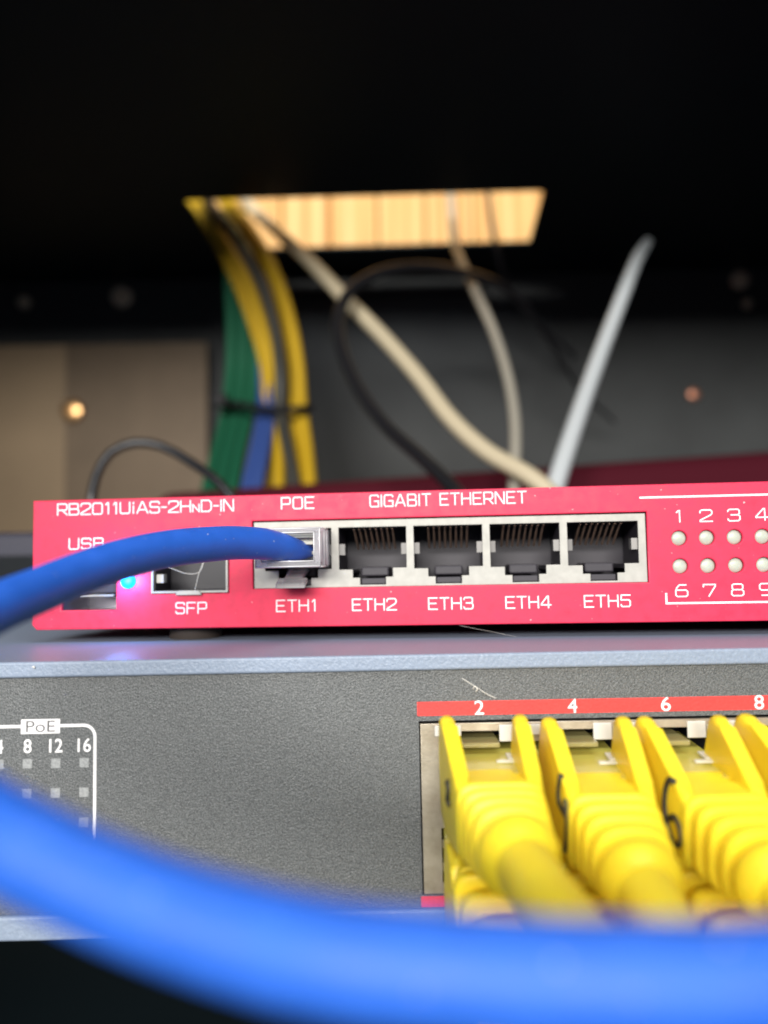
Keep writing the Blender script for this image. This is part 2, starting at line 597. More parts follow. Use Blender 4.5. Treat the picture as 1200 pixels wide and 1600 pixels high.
def wood_mat():
    m = bpy.data.materials.new("pine_boards")
    m.use_nodes = True
    nt = m.node_tree
    b = nt.nodes["Principled BSDF"]
    b.inputs["Roughness"].default_value = .55
    tc = nt.nodes.new("ShaderNodeTexCoord")
    mp = nt.nodes.new("ShaderNodeMapping")
    mp.inputs["Scale"].default_value = (120, 1, 2.0)
    n = nt.nodes.new("ShaderNodeTexNoise")
    n.inputs["Scale"].default_value = 1.0
    n.inputs["Detail"].default_value = 5
    nt.links.new(tc.outputs["Object"], mp.inputs["Vector"])
    nt.links.new(mp.outputs["Vector"], n.inputs["Vector"])
    rp = nt.nodes.new("ShaderNodeValToRGB")
    e = rp.color_ramp.elements
    e[0].position, e[0].color = .34, (.50, .24, .06, 1)
    e[1].position, e[1].color = .50, (.62, .36, .11, 1)
    x = rp.color_ramp.elements.new(.62)
    x.color = (.72, .48, .20, 1)
    nt.links.new(n.outputs["Fac"], rp.inputs["Fac"])
    nt.links.new(rp.outputs["Color"], b.inputs["Base Color"])
    return m


M_wood = wood_mat()

# ================================================================== the cabinet and what stands round it
wall = empty("wooden_wall", (0, 560, -200))
tag(wall, "pale pine board wall seen through the cable slot of the cabinet roof", "wall")
xx = -620.0
mb = MB((0, 560, -200))
while xx < 620:
    wd_ = random.choice((36, 44, 52))
    mb.box(xx, xx + wd_ - 1.2, 560 + random.uniform(0, 1.5), 578, -200, 760, bevel=1.2, seg=1)
    xx += wd_
mb.build("boards", M_wood, wall)
MB((0, 560, -200)).box(-640, 640, 579, 584, -200, 760).build("backing", M_darkrail, wall)

cab = empty("equipment_cabinet", (0, 300, -200))
tag(cab, "black steel equipment cabinet enclosing the devices, cable slot in its roof", "cabinet")
OFF = (0, 300, -200)
roof_poly = [(-262, 90), (262, 90), (262, 500), (-262, 500)]
slot = [(-101, 388.5), (85.7, 385.2), (90.3, 450.0), (-93, 453.5)]
r = plate("roof", roof_poly, [slot], 0, 1.4, M_darkroof, cab)
for v in r.data.vertices:                     # the sheet is laid flat on top of the walls
    x, y, z = v.co
    v.co = (x, z - .300, .2036 + .2 + y)
lip = MB(OFF)
lip.prism([(-101, 388.5), (85.7, 385.2), (85.7, 383.9), (-101, 387.2)], 'z', 205.2, 212)
lip.build("slot_edge", M_darkroof, cab)
MB(OFF).box(-262, 262, 500, 501.5, -200, 205).build("back_panel", M_back, cab)
for s in (-1, 1):
    MB(OFF).box(min(s * 262.4, s * 263.8), max(s * 262.4, s * 263.8), 90, 501, -200, 205).build("side_panel", M_darkroof, cab)
MB(OFF).box(-262, 262, 90, 500, -202, -200.4).build("floor_panel", M_darkroof, cab)
MB(OFF).box(-70, 66, 484, 494, 190, 196, bevel=1).build("cross_bar", mat("bar_grey", (.05, .055, .055), .6), cab)


def screw(px, py, d, r_, m):
    p = P(px, py, d)
    o = MB(OFF)
    o.cyl((p[0], p[2]), 'y', r_, p[1], p[1] + 1.4, n=20, dome=1.6)
    return o.build("screw", m, cab, smooth=True, sharp=40)


screw(190, 463, 498.5, 7.0, M_zinc)
screw(37, 472, 498.5, 4.2, M_zinc)
screw(440 / 2.4, 402, 498.5, 3.0, M_copper)
screw(1157, 437, 498.5, 6.0, M_zinc)
screw(1084, 616, 499, 4.2, M_copper)
screw(1168, 474, 498.5, 3.2, M_zinc)

bp_ = empty("beige_panel", (-180, 488, 30))
tag(bp_, "beige and brown metal panel with one brass screw, left of the green cables", "panel")
o_ = (-180, 488, 30)
MB(o_).box(-261, -203, 487.6, 490, 20, 158).build("edge_strip", M_beige, bp_)
vb = MB(o_)
vb.box(-202.9, -112, 487.5, 490, 20, 158)
vb.build("panel", M_brown, bp_)
p = P(110, 640, 483)
s_ = MB(o_)
s_.cyl((p[0], p[2]), 'y', 7.2, 485.5, 487.4, n=20, dome=2)
s_.build("screw", M_brass, bp_, smooth=True, sharp=40)

rb = empty("red_glow_block", (0, 330, 0))  # added block, its shape and dark red stand in for a soft glow
tag(rb, "dark red block added behind the router to stand in for a red glow", "stand-in block")
MB((0, 330, 0)).prism([(-100, 2), (236, 2), (236, 62), (-100, 45)], "y", 322, 420, bevel=9, seg=6).build("case", M_darkred, rb, smooth=True)  # body of the added glow block, not a real case
MB((0, 330, 0)).box(-110, -80, 320.6, 321.9, 8, 12).build("glow_block_plate", M_redcase, rb)

nb = empty("navy_box", (-120, 250, 0))
tag(nb, "navy black box at the left edge beyond the blue cable", "box")
MB((-120, 250, 0)).box(-190, -96, 232, 300, .3, 25, bevel=1.2).build("case", M_navy, nb)
MB((-120, 250, 0)).box(-186, -100, 231.6, 231.95, 4, 18).build("front_cover", M_darkrail, nb)


# ------------------------------------------------------------------ cables behind the router
def cable(name, pts, r_, m, label, cat="cable", group=None, n=14):
    ps = [P(*q) for q in pts]
    o0 = ps[0]
    mb = MB(o0)
    mb.tube(ps, r_, n=n, step=4)
    o = mb.build(name, m, None, smooth=True, sharp=60)
    o.location = Vector(o0) * MM
    tag(o, label, cat, group)
    return o


YB = "yellow cables rising to the roof slot"
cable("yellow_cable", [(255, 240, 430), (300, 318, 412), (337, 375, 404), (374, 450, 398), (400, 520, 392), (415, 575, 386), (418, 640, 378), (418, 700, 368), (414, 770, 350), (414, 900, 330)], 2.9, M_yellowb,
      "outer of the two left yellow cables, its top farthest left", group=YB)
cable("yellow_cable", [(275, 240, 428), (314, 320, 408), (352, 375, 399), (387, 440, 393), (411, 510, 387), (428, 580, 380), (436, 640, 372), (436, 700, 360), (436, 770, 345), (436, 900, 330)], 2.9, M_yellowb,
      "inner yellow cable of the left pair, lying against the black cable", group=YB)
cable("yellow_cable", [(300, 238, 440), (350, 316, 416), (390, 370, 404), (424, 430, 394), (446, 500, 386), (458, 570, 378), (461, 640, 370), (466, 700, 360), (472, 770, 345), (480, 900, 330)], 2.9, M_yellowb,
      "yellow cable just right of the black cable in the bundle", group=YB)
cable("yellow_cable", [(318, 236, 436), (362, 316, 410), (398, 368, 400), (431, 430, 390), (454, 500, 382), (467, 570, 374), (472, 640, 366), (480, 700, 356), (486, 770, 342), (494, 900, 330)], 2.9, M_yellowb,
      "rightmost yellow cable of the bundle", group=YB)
cable("black_cable", [(300, 262, 450), (335, 330, 396), (375, 385, 386), (406, 440, 379), (429, 510, 371), (438, 580, 362), (438, 640, 360), (450, 700, 350), (462, 770, 340), (470, 900, 330)], 3.0, mat("dark_grey_jacket", (.035, .035, .03), .5),
      "dark grey cable running between the two pairs of yellow cables")
GB = "green cables behind the left of the router"
for k, (a, lab) in enumerate(((0, "leftmost green cable, bending away to the left at its foot"),
                              (1, "middle green cable of the three"),
                              (2, "green cable nearest the blue bundled cables"))):
    dx = 18 * a
    cable("green_cable", [(352 + dx * .7, 330, 425), (358 + dx * .9, 430, 410), (362 + dx, 520, 400), (360 + dx, 590, 392), (352 + dx, 650, 380), (338 + dx, 710, 362), (322 + dx * 1.1, 775, 345), (300 + dx, 900, 330)],
          3.0, M_green, lab, group=GB)
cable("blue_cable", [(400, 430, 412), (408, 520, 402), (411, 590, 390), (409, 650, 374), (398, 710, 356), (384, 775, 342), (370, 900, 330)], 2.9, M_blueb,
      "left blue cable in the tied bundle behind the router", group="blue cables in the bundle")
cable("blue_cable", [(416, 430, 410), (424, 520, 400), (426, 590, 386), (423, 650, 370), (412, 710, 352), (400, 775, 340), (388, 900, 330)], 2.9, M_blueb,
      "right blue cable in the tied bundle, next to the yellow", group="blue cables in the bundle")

tie = empty("cable_tie", P(405, 632, 362))
tag(tie, "black cable tie holding the green, blue and yellow bundle", "cable tie")
o0 = P(405, 632, 362)
ring = [P(348, 628, 372), (P(375, 632, 366)), P(410, 638, 358), P(445, 640, 354), P(478, 638, 358), P(484, 636, 372), P(470, 630, 384), P(420, 622, 396), P(370, 620, 394), P(348, 624, 384), P(348, 628, 372)]
mb = MB(o0)
mb.tube(ring, 1.7, n=8, step=3)
mb.build("strap", M_tie, tie, smooth=True)
q = P(345, 626, 366)
MB(o0).box(q[0] - 4, q[0] + 3, q[1] - 3, q[1] + 3, q[2] - 3, q[2] + 3, bevel=.6).build("head", M_tie, tie)

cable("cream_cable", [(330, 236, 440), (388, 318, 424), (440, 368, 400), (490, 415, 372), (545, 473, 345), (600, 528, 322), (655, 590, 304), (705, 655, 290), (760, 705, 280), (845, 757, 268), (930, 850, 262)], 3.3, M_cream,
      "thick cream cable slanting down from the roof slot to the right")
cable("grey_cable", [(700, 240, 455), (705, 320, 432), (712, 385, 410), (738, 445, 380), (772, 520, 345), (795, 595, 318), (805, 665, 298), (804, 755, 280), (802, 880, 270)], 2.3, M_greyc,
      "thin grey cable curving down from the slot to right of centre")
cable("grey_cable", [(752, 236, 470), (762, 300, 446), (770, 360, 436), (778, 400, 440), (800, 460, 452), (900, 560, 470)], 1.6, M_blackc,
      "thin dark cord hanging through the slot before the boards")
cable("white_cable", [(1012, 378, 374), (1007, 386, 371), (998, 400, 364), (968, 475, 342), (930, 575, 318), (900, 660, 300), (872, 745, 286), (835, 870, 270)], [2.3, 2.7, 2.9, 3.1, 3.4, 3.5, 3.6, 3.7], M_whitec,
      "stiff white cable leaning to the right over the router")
cable("black_cable", [(740, 800, 250), (697, 752, 262), (655, 712, 272), (605, 668, 284), (566, 618, 294), (538, 560, 304), (528, 505, 314), (545, 458, 326), (590, 428, 340), (660, 417, 356), (740, 430, 372), (800, 458, 388), (850, 520, 410), (900, 600, 440), (960, 660, 470)], [2.6] * 10 + [2.4, 2.0, 1.5, 1.2, 1.0], M_blackc,
      "black cable making a wide loop above the middle of the router")
cable("black_cable", [(138, 860, 236), (142, 790, 236), (150, 745, 238), (172, 708, 240), (210, 692, 242), (252, 697, 242), (298, 722, 240), (345, 757, 236), (400, 830, 232)], 1.5, M_blackc,
      "black cable humping up behind the left end of the router")

# ================================================================== the switch below
sw = empty("network_switch", (0, 115.6, -40))
tag(sw, "grey rack network switch with red numbered strip, under the red router", "network switch")
SO = (0, 115.6, -40)
prof = [(115.0, 0), (330, 0), (330, -40), (115.0, -40), (115.0, -36.6), (117, -36.6), (117, -39), (328, -39), (328, -1), (117, -1), (117, -2.35), (115.0, -2.35)]
mb = MB(SO)
mb.prism(prof, 'x', -222, 222, bevel=.35, seg=3)
mb.build("chassis", M_chassis, sw)
PY = 115.75
BX0, BX1, BZ0, BZ1 = 4.75, 62.6, -34.6, -10.2


def local(o, off):
    for v in o.data.vertices:
        v.co -= Vector(off) * MM
    return o


local(plate("front_panel", rect(-221, 221, -36.55, -2.4), [rect(BX0 - .2, BX1 + .2, BZ0 - .2, BZ1 + .35)], PY, 1.0, M_panel, sw), SO)
# red strips
mb = MB(SO)
mb.box(4.35, 66, PY - .05, PY + .01, -9.1, -7.05)
st = mb.build("number_strip", M_strip, sw)
for k, t in enumerate("2468"):
    o = fonttext(t, 13.55 + 13.83 * k, -9.05, 2.05, M_white, st, PY - .05, 'numeral', bold=.004, width=1.4)
    local(o, SO)
mb = MB(SO)
mb.box(4.35, 66, PY - .05, PY + .01, -36.5, -35.0)
mb.build("lower_strip", M_strip, sw)
# shield with port openings
PITCHX = 13.85
CX = [13.75 + PITCHX * k for k in range(4)]
holes = []
for cx in CX:
    holes.append([(cx - 6.2, -21.9), (cx + 6.2, -21.9), (cx + 6.2, -13.0), (cx + 3.4, -13.0), (cx + 3.4, -11.4), (cx - 3.4, -11.4), (cx - 3.4, -13.0), (cx - 6.2, -13.0)])
    holes.append([(cx - 6.2, -25.3), (cx - 6.2, -33.0), (cx - 3.4, -33.0), (cx - 3.4, -34.1), (cx + 3.4, -34.1), (cx + 3.4, -33.0), (cx + 6.2, -33.0), (cx + 6.2, -25.3)])
local(plate("port_shield", rect(BX0, BX1, BZ0, BZ1), holes, PY - .35, .6, M_nickel2, sw, bevel=.08), SO)
tb = MB(SO)
for cx in CX:                                  # bright folded tabs along the top of the shield
    tb.box(cx - 6.9, cx - 3.0, PY - .62, PY - .36, -12.0, -10.5, bevel=.06, seg=1)
    tb.box(cx + 2.6, cx + 5.3, PY - .62, PY - .36, -12.9, -10.5, bevel=.06, seg=1)
    tb.box(cx + 5.5, cx + 6.8, PY - .62, PY - .36, -12.7, -11.0, bevel=.06, seg=1)
tb.build("shield_tabs", mat("bright_tab", (.74, .73, .68), .4, .3), sw)
MB(SO).box(BX0 + .4, BX1 - .4, PY + 13, PY + 13.6, BZ0, BZ1).build("port_back", M_black, sw)
for row in (0, 1):
    for cx in CX:
        z0, z1 = ((-22.0, -11.3) if row == 0 else (-34.1, -25.2))
        mb = MB(SO)
        mb.box(cx - 6.75, cx - 6.25, PY + .3, PY + 12.9, z0, z1)
        mb.box(cx + 6.25, cx + 6.75, PY + .3, PY + 12.9, z0, z1)
        mb.box(cx - 6.24, cx + 6.24, PY + .3, PY + 12.9, z1 + .02, z1 + .4)
        mb.box(cx - 6.24, cx + 6.24, PY + .3, PY + 12.9, z0 - .4, z0 - .02)
        po = mb.build("ethernet_port", M_port, sw)
        cl = MB(SO)
        for zz in (.35, .72):
            zc = z0 + (z1 - z0) * zz
            cl.box(cx - 6.24, cx - 5.7, PY + .2, PY + 2, zc - .6, zc + .6)
        cl.build("spring_clip", M_nickel2, po)
# printing on the panel
fr = MB(SO)
arc = [(-43.4 - 1.7 + 1.7 * math.sin(a), -9.5 - 1.7 + 1.7 * math.cos(a)) for a in np.linspace(0, math.pi / 2, 9)]
arc2 = [(-43.4 - 1.7 + 1.7 * math.cos(a), -31.5 + 1.7 - 1.7 * math.sin(a)) for a in np.linspace(0, math.pi / 2, 9)]
ribbon(fr, [(-110, -9.5)] + arc + arc2 + [(-110, -31.5)], .42, PY, .02)
fr.build("printed_frame", M_white, sw)
pb = MB(SO)
pb.box(-54.35, -48.6, PY - .05, PY + .01, -10.6, -8.5)
pbx = pb.build("printed_badge", M_white, sw)
local(fonttext("PoE", -51.45, -10.38, 1.66, mat("badge_text", (.10, .10, .10), .6), pbx, PY - .05, 'lettering', bold=0.0, width=4.3), SO)
for k, t in enumerate(("4", "8", "12", "16")):
    x = -57.55 + 4.19 * k
    local(fonttext(t, x, -13.4, 2.0, M_white, sw, PY, 'numeral', bold=.010, width=1.15 if len(t) == 1 else 1.95), SO)
    for row in range(4):
        z = -14.95 - 4.27 * row
        mb = MB(SO)
        mb.box(x - .68, x + .68, PY - .03, PY + .01, z - .68, z + .68)
        mb.build("status_light", M_led, sw)

# ================================================================== the red router
YAW = math.radians(4.6)
RO = empty("network_router", (0, 139, 0), -YAW)
tag(RO, "red network router with five Ethernet ports, resting on the grey switch", "router")
U0, U1, V0, V1 = -66.2, 162.0, 2.4, 26.55
SHR = (-24.3, 46.35, 9.35, 21.75)
out = [(U0 + .9, V0), (U1, V0), (U1, V1), (U0, V1), (U0, V0 + .9)]
domes = [(51.8 + 4.72 * k, z) for k in range(5) for z in (16.95, 12.05)]
usb = [(-60.6, 5.95), (-50.05, 5.95), (-50.05, 19.0 - 5.6), (-60.6, 19.0 - 5.6)]
usb = rect(-60.6, -50.05, 5.95, 11.9)
sfp = rect(-43.4, -28.7, 8.7, 18.9)
plate("front_panel", out, [rect(*SHR), usb, sfp, circle(-47.75, 11.2, 1.5)] + [circle(a, b, 1.32) for a, b in domes], 0, 1.1, M_red, RO, bevel=.18)
cs = MB()
cs.prism([(U0 + .25, V0 + .25), (U1 - .2, V0 + .25), (U1 - .2, V1 - .2), (U0 + .25, V1 - .2), (U0 + .25, V1 - 1.0), (U1 - 1, V1 - 1.0), (U1 - 1, V0 + 1), (U0 + 1, V0 + 1), (U0 + 1, V1 - 1.02), (U0 + .25, V1 - 1.02)], 'y', 1.15, 90)
cs.build("case", M_redcase, RO)
MB().box(U0 + 1.1, U1 - 1.1, 16.5, 17.5, V0 + 1.1, V1 - 1.1).build("inner_wall", M_black, RO)
# feet
for fx, fy in ((-37.5, 8), (140, 8), (-37.5, 80), (140, 80)):
    mb = MB()
    mb.cyl((fx, fy), 'z', 5.0, V0 + .2, .05, n=24)
    mb.build("rubber_foot", M_rubber, RO, smooth=True, sharp=40)
# shield
PU = [-15.9 + 13.65 * k for k in range(5)]
hs = []
for c in PU:
    hs.append([(c - 6.15, 12.55), (c - 6.15, 20.2), (c + 6.15, 20.2), (c + 6.15, 12.75), (c + 3.65, 12.75), (c + 3.65, 11.15), (c + 2.35, 11.15), (c + 2.35, 9.75),
               (c - 2.35, 9.75), (c - 2.35, 11.05), (c - 3.65, 11.05), (c - 3.65, 12.55)])
plate("port_shield", rect(SHR[0] + .25, SHR[1] - .2, SHR[2] + .05, SHR[3] - .25), hs, .25, .5, M_silver, RO, bevel=.06)
for k, c in enumerate(PU):
    mb = MB()
    mb.box(c - 6.7, c - 6.2, .8, 13, 9.4, 20.8)
    mb.box(c + 6.2, c + 6.7, .8, 13, 9.4, 20.8)
    mb.box(c - 6.2, c + 6.2, .8, 13, 20.25, 20.8)
    mb.box(c - 6.2, c - 3.68, .8, 13, 11.9, 12.5)
    mb.box(c + 3.68, c + 6.2, .8, 13, 11.9, 12.7)
    mb.box(c - 3.66, c + 3.66, .8, 13, 9.2, 9.7)
    mb.box(c - 6.2, c + 6.2, 13, 13.5, 9.2, 20.8)
    po = mb.build("ethernet_port", M_port, RO)
    ct = MB()
    for q in range(8):
        x = c - 3.55 + 1.016 * q
        ct.tube([(x, 1.6, 20.0), (x, 3.0, 19.6), (x, 9.0, 16.4)], .20, n=6, smoothpath=False)
    ct.build("contacts", M_gold, po)
    lt = MB()
    lt.box(c - 2.6, c + 2.6, 4.5, 12.9, 11.2, 12.9, bevel=.3)
    lt.box(c - 2.25, c + 2.25, 1.2, 2.2, 9.8, 10.9, bevel=.15)
    lt.build("latch_stop", M_port, po)
    cl = MB()
    for s in (-1, 1):
        a, b = sorted((s * 5.15, s * 6.22))
        cl.prism([(c + a, 1.3), (c + b, 1.1), (c + b, 3.2), (c + a, 3.2)] if s > 0 else [(c + a, 1.1), (c + b, 1.3), (c + b, 3.2), (c + a, 3.2)], 'z', 15.2, 17.2)
    cl.build("spring_clip", M_clip, po)
# usb
mb = MB()
x0, x1, z0, z1 = -60.9, -49.8, 5.7, 12.2
mb.box(x0 - .4, x0, 1.15, 12, z0 - .4, z1 + .4)
mb.box(x1, x1 + .4, 1.15, 12, z0 - .4, z1 + .4)
mb.box(x0, x1, 1.15, 12, z0 - .4, z0)
mb.box(x0, x1, 1.15, 12, z1, z1 + .4)
mb.box(x0 - .4, x1 + .4, 12, 12.5, z0 - .4, z1 + .4)
us = mb.build("usb_port", mat("usb_shell", (.30, .29, .33), .35, .8), RO)
MB().box(-58.3, -50.9, 2.0, 11.8, 9.0, 10.9, bevel=.15).build("tongue", M_port, us)
mb = MB()
mb.box(-57.8, -51.2, 1.6, 4.6, 8.35, 8.7, bevel=.1)
mb.build("spring_clip", M_silver, us)
# sfp cage
mb = MB()
x0, x1, z0, z1 = -43.25, -28.85, 8.85, 18.75
t_ = .35
mb.box(x0, x0 + t_, -.25, 14, z0, z1)
mb.box(x1 - t_, x1, -.35, 14, z0, z1)
mb.box(x0 + t_, x1 - t_, -.2, 14, z0, z0 + t_)
mb.box(x0 + t_, x1 - t_, -.2, 14, z1 - t_, z1)
sf = mb.build("sfp_cage", M_silver, RO)
MB().box(x0 + t_ + .02, x1 - t_ - .02, 9, 13.8, z0 + t_ + .02, z1 - t_ - .02).build("cage_back", M_black, sf)
mb = MB()
mb.box(x0 + t_ + .01, x0 + t_ + .06, .8, 8.9, z0 + t_ + .1, z1 - t_ - .1)
mb.box(x1 - t_ - .06, x1 - t_ - .01, .8, 8.9, z0 + t_ + .1, z1 - t_ - .1)
mb.box(x0 + t_ + .1, x1 - t_ - .1, .8, 8.9, z0 + t_ + .01, z0 + t_ + .06)
mb.build("cage_lining", M_port, sf)
MB().prism([(-38.6, 8.45), (-33.6, 8.45), (-34.2, 9.3), (-38.0, 9.3)], 'y', -.7, -.26, bevel=.08, seg=1).build("release_tab", M_silver, sf)
MB().box(-42.6, -41.2, .6, 2.2, 10.7, 12.3, bevel=.1).build("spring_clip", M_silver, sf)
# domes
for a, b in domes:
    mb = MB()
    mb.cyl((a, b), 'y', 1.30, .75, 2.0, n=28, dome=.5)
    mb.build("indicator_light", M_dome, RO, smooth=True)
mb = MB()
mb.cyl((-47.75, 11.2), 'y', 1.42, -.1, 2.0, n=28, dome=.7)
pw = mb.build("power_light", M_glow, RO, smooth=True)
pw["label"] = "lit blue power light"
ll = bpy.data.lights.new("power_lamp", 'POINT')
ll.energy = .007
ll.color = (.10, .35, 1.0)
ll.shadow_soft_size = .0008
lo = bpy.data.objects.new("power_lamp", ll)
COL.objects.link(lo)
lo.parent = RO
lo.location = Vector((-47.75, -3.2, 11.2)) * MM
# engraved writing
engrave("RB2011UiAS-2HnD-IN", -61.4, 23.75, 33.6, 2.05, M_white, RO, .21, gap=1.35)
engrave("POE", -18.8, 23.85, 5.95, 2.05, M_white, RO, .21)
engrave("GIGABIT ETHERNET", -2.5, 23.85, 28.0, 2.05, M_white, RO, .21)
engrave("USB", -59.1, 17.3, 6.6, 1.95, M_white, RO, .21)
engrave("SFP", -38.65, 5.1, 5.7, 1.95, M_white, RO, .21)
for t, x in (("ETH1", -19.9), ("ETH2", -6.0), ("ETH3", 7.7), ("ETH4", 21.4), ("ETH5", 35.1)):
    engrave(t, x, 5.2, 7.3 if t == "ETH1" else 7.85, 2.0, M_white, RO, .21)
for k in range(5):
    t = "12345"[k]
    wd_ = 1.1 if t == "1" else 2.0
    engrave(t, 51.8 + 4.72 * k - wd_ / 2, 19.8, wd_, 2.0, M_white, RO, .21)
    if k < 4:
        engrave("6789"[k], 51.8 + 4.72 * k - 1.0, 6.8, 2.0, 2.0, M_white, RO, .21)
engrave("1", 51.8 + 4.72 * 4 - 1.7, 6.8, 1.1, 2.0, M_white, RO, .21)
engrave("0", 51.8 + 4.72 * 4 - .4, 6.8, 1.9, 2.0, M_white, RO, .21)
mb = MB()
ribbon(mb, [(45.4, 24.25), (75, 24.25)], .32, 0, .02)
ribbon(mb, [(49.15, 7.3), (49.15, 5.65), (75, 5.65)], .32, 0, .02)
mb.build("printed_frame", M_white, RO)

RM = Matrix.Translation(Vector((0, 139, 0))) @ Matrix.Rotation(-YAW, 4, 'Z')


def RW(u, y, v):
    q = RM @ Vector((u, y, v))
    return np.array(q)


# ================================================================== blue patch cable
bc = empty("blue_patch_cable", (0, 139, 0), -YAW)
tag(bc, "blue patch cable plugged into the first router port, looping across the foreground", "patch cable")
c = PU[0]
Z0, Z1 = 13.1, 20.0
# the clear plug: sleeve at the back, solid nose in the port
sl = plate("plug", rect(c - 5.75, c + 5.75, Z0, Z1), [rect(c - 4.55, c + 4.55, Z0 + 1.1, Z1 - .9)], -9.0, 8.6, M_clear, bc, bevel=.35)
nose = MB()
nose.box(c - 5.75, c + 5.75, -.35, 9.0, Z0 + .3, Z1 - .1, bevel=.25)
nose.build("plug_nose", M_clear, bc)
mb = MB()
mb.box(c - 4.5, c + 4.5, -4.6, -2.9, Z1 - 2.9, Z1 - 1.95, bevel=.25)
mb.box(c - 4.5, c + 4.5, -2.2, -.6, Z1 - 4.6, Z1 - 3.9, bevel=.2)
mb.box(c - 4.5, c + 4.5, -6.6, -6.1, Z1 - 1.75, Z1 - 1.0, bevel=.2)
mb.build("strain_bar", M_pale, bc)
lt = MB()
lt.prism([(8.0, Z0 - .1), (8.0, Z0 + .55), (-.2, Z0 - .1), (-6.2, Z0 - 2.55), (-6.2, Z0 - 3.25), (-.2, Z0 - 1.1)], 'x', c - 1.6, c + 1.6, bevel=.12, seg=1)
lt.prism([(-4.6, Z0 - 1.75), (-7.2, Z0 - 2.7), (-7.2, Z0 - 3.6), (-4.6, Z0 - 2.6)], 'x', c - 2.6, c + 2.6, bevel=.15, seg=1)
lt.build("latch", M_frost, bc)
rm = MB()
for ins, za, zb, yy in ((.22, Z0 + .22, Z1 - .22, -9.0), (1.2, Z0 + 1.1, Z1 - .9, -9.02)):
    a_, b_ = c - 5.75 + ins, c + 5.75 - ins
    for p0, p1 in (((a_, za), (b_, za)), ((b_, za), (b_, zb)), ((b_, zb), (a_, zb)), ((a_, zb), (a_, za))):
        rm.tube([(p0[0], yy, p0[1]), (p1[0], yy, p1[1])], .12, n=8, smoothpath=False)
for yy in (-5.6, -2.4):
    rm.tube([(c + 5.72, yy, Z0 + .4), (c + 5.72, yy, Z1 - .4)], .16, n=8, smoothpath=False)
rm.tube([(c + 5.66, -8.8, Z1 - .15), (c + 5.66, -.5, Z1 - .15)], .15, n=8, smoothpath=False)
rm.tube([(c + 5.66, -8.8, Z0 + .15), (c + 5.66, -.5, Z0 + .15)], .15, n=8, smoothpath=False)
rm.build("rim_glints", M_edge_glint, bc, smooth=True)  # near-white tubes stand in for light caught along the plug edges
gc = MB()
for q in range(8):
    x = c - 3.55 + 1.016 * q
    gc.box(x - .16, x + .16, 4.0, 8.4, Z1 - .9, Z1 - .05)
gc.build("contacts", M_gold, bc)
Rinv = RM.inverted()


def tolocal(p):
    return np.array(Rinv @ Vector(p))


top = [(487, 862, 140.5), (470, 860, 136.8), (445, 855.5, 132.6), (412, 850, 128.6), (370, 848, 123.5), (325, 850.5, 118), (280, 855, 113), (230, 864, 107.5), (180, 877, 102), (120, 898, 95.5), (60, 923, 89),
       (0, 948, 83), (-70, 985, 76.5), (-130, 1040, 69), (-160, 1110, 61.5), (-140, 1190, 54), (-80, 1252, 48.5), (0, 1306, 45), (80, 1348, 44), (160, 1386, 43.2), (240, 1418, 42.4), (320, 1446, 41.6),
       (420, 1475, 40.6), (540, 1500, 39.6), (680, 1517, 38.8), (850, 1530, 38.0), (1050, 1536, 37.2), (1250, 1538, 36.8), (1500, 1530, 37), (1800, 1500, 38)]
pts = [tolocal(P(*q)) for q in top]
rad = [.9, 1.7, 2.3, 2.65] + [2.7] * (len(top) - 4)
mb = MB()
mb.tube(pts, rad, n=28, step=1.0)
mb.build("cable", M_bluejk, bc, smooth=True)


# ================================================================== yellow patch cables
def sup(a, b, e, n=40):
    o = []
    for k in range(n):
        t = k * 2 * math.pi / n
        cs_, sn = math.cos(t), math.sin(t)
        o.append((a * math.copysign(abs(cs_) ** (2 / e), cs_), b * math.copysign(abs(sn) ** (2 / e), sn)))
    return o


def boot_mesh_pts(start=19.7, pitch=2.65):
    R = [(10.6, 5.0, 3.2, 6, -.4), (11.0, 5.3, 3.7, 6, -.4), (start * .8 - .5, 5.4, 3.8, 6, -.4), (start * .8, 5.5, 4.3, 6, -.3), (start - .4, 5.5, 4.4, 6, -.2)]
    for i in range(4):
        s = start + pitch * i
        a = 6.25 - .30 * i
        b = 4.75 - .04 * i
        e = 5.0 - .8 * i
        R += [(s, a - 1.6, b - 1.6, e, 0), (s + .05, a - .6, b - .6, e, 0), (s + .25, a - .15, b - .15, e, 0), (s + .6, a, b, e, 0), (s + 1.2, a, b, e, 0), (s + 1.55, a - .15, b - .15, e, 0), (s + 1.75, a - .6, b - .6, e, 0), (s + 1.8, a - 1.6, b - 1.6, e, 0), (s + pitch - .05, a - 1.7, b - 1.7, e, 0)]
    R += [(30.3, 4.6, 3.9, 2.1, 0), (30.5, 5.0, 4.3, 2, 0), (30.9, 5.2, 4.5, 2, 0), (31.7, 5.2, 4.5, 2, 0), (32.4, 4.95, 4.3, 2, 0), (33.2, 4.3, 3.75, 2, 0), (33.8, 3.75, 3.3, 2, 0)]
    return R


FIN = [(5.0, -4.4), (5.0, 4.0), (5.2, 7.2), (5.8, 8.7), (6.6, 9.5), (7.6, 9.8), (8.8, 9.6), (10.4, 8.9), (13.0, 7.6), (16.0, 6.1), (18.6, 4.9), (20.6, 4.3), (21.2, 3.4), (21.2, -4.2), (20.6, -4.7), (12.0, -4.8)]

# the lower row hangs latch-down: its side plates are cut short on the other side
FIN_CUT = FIN[:-4] + [(21.2, 3.4), (21.0, 1.0), (14.6, -.6), (13.4, -4.2), (12.8, -4.7), (9.0, -4.8)]

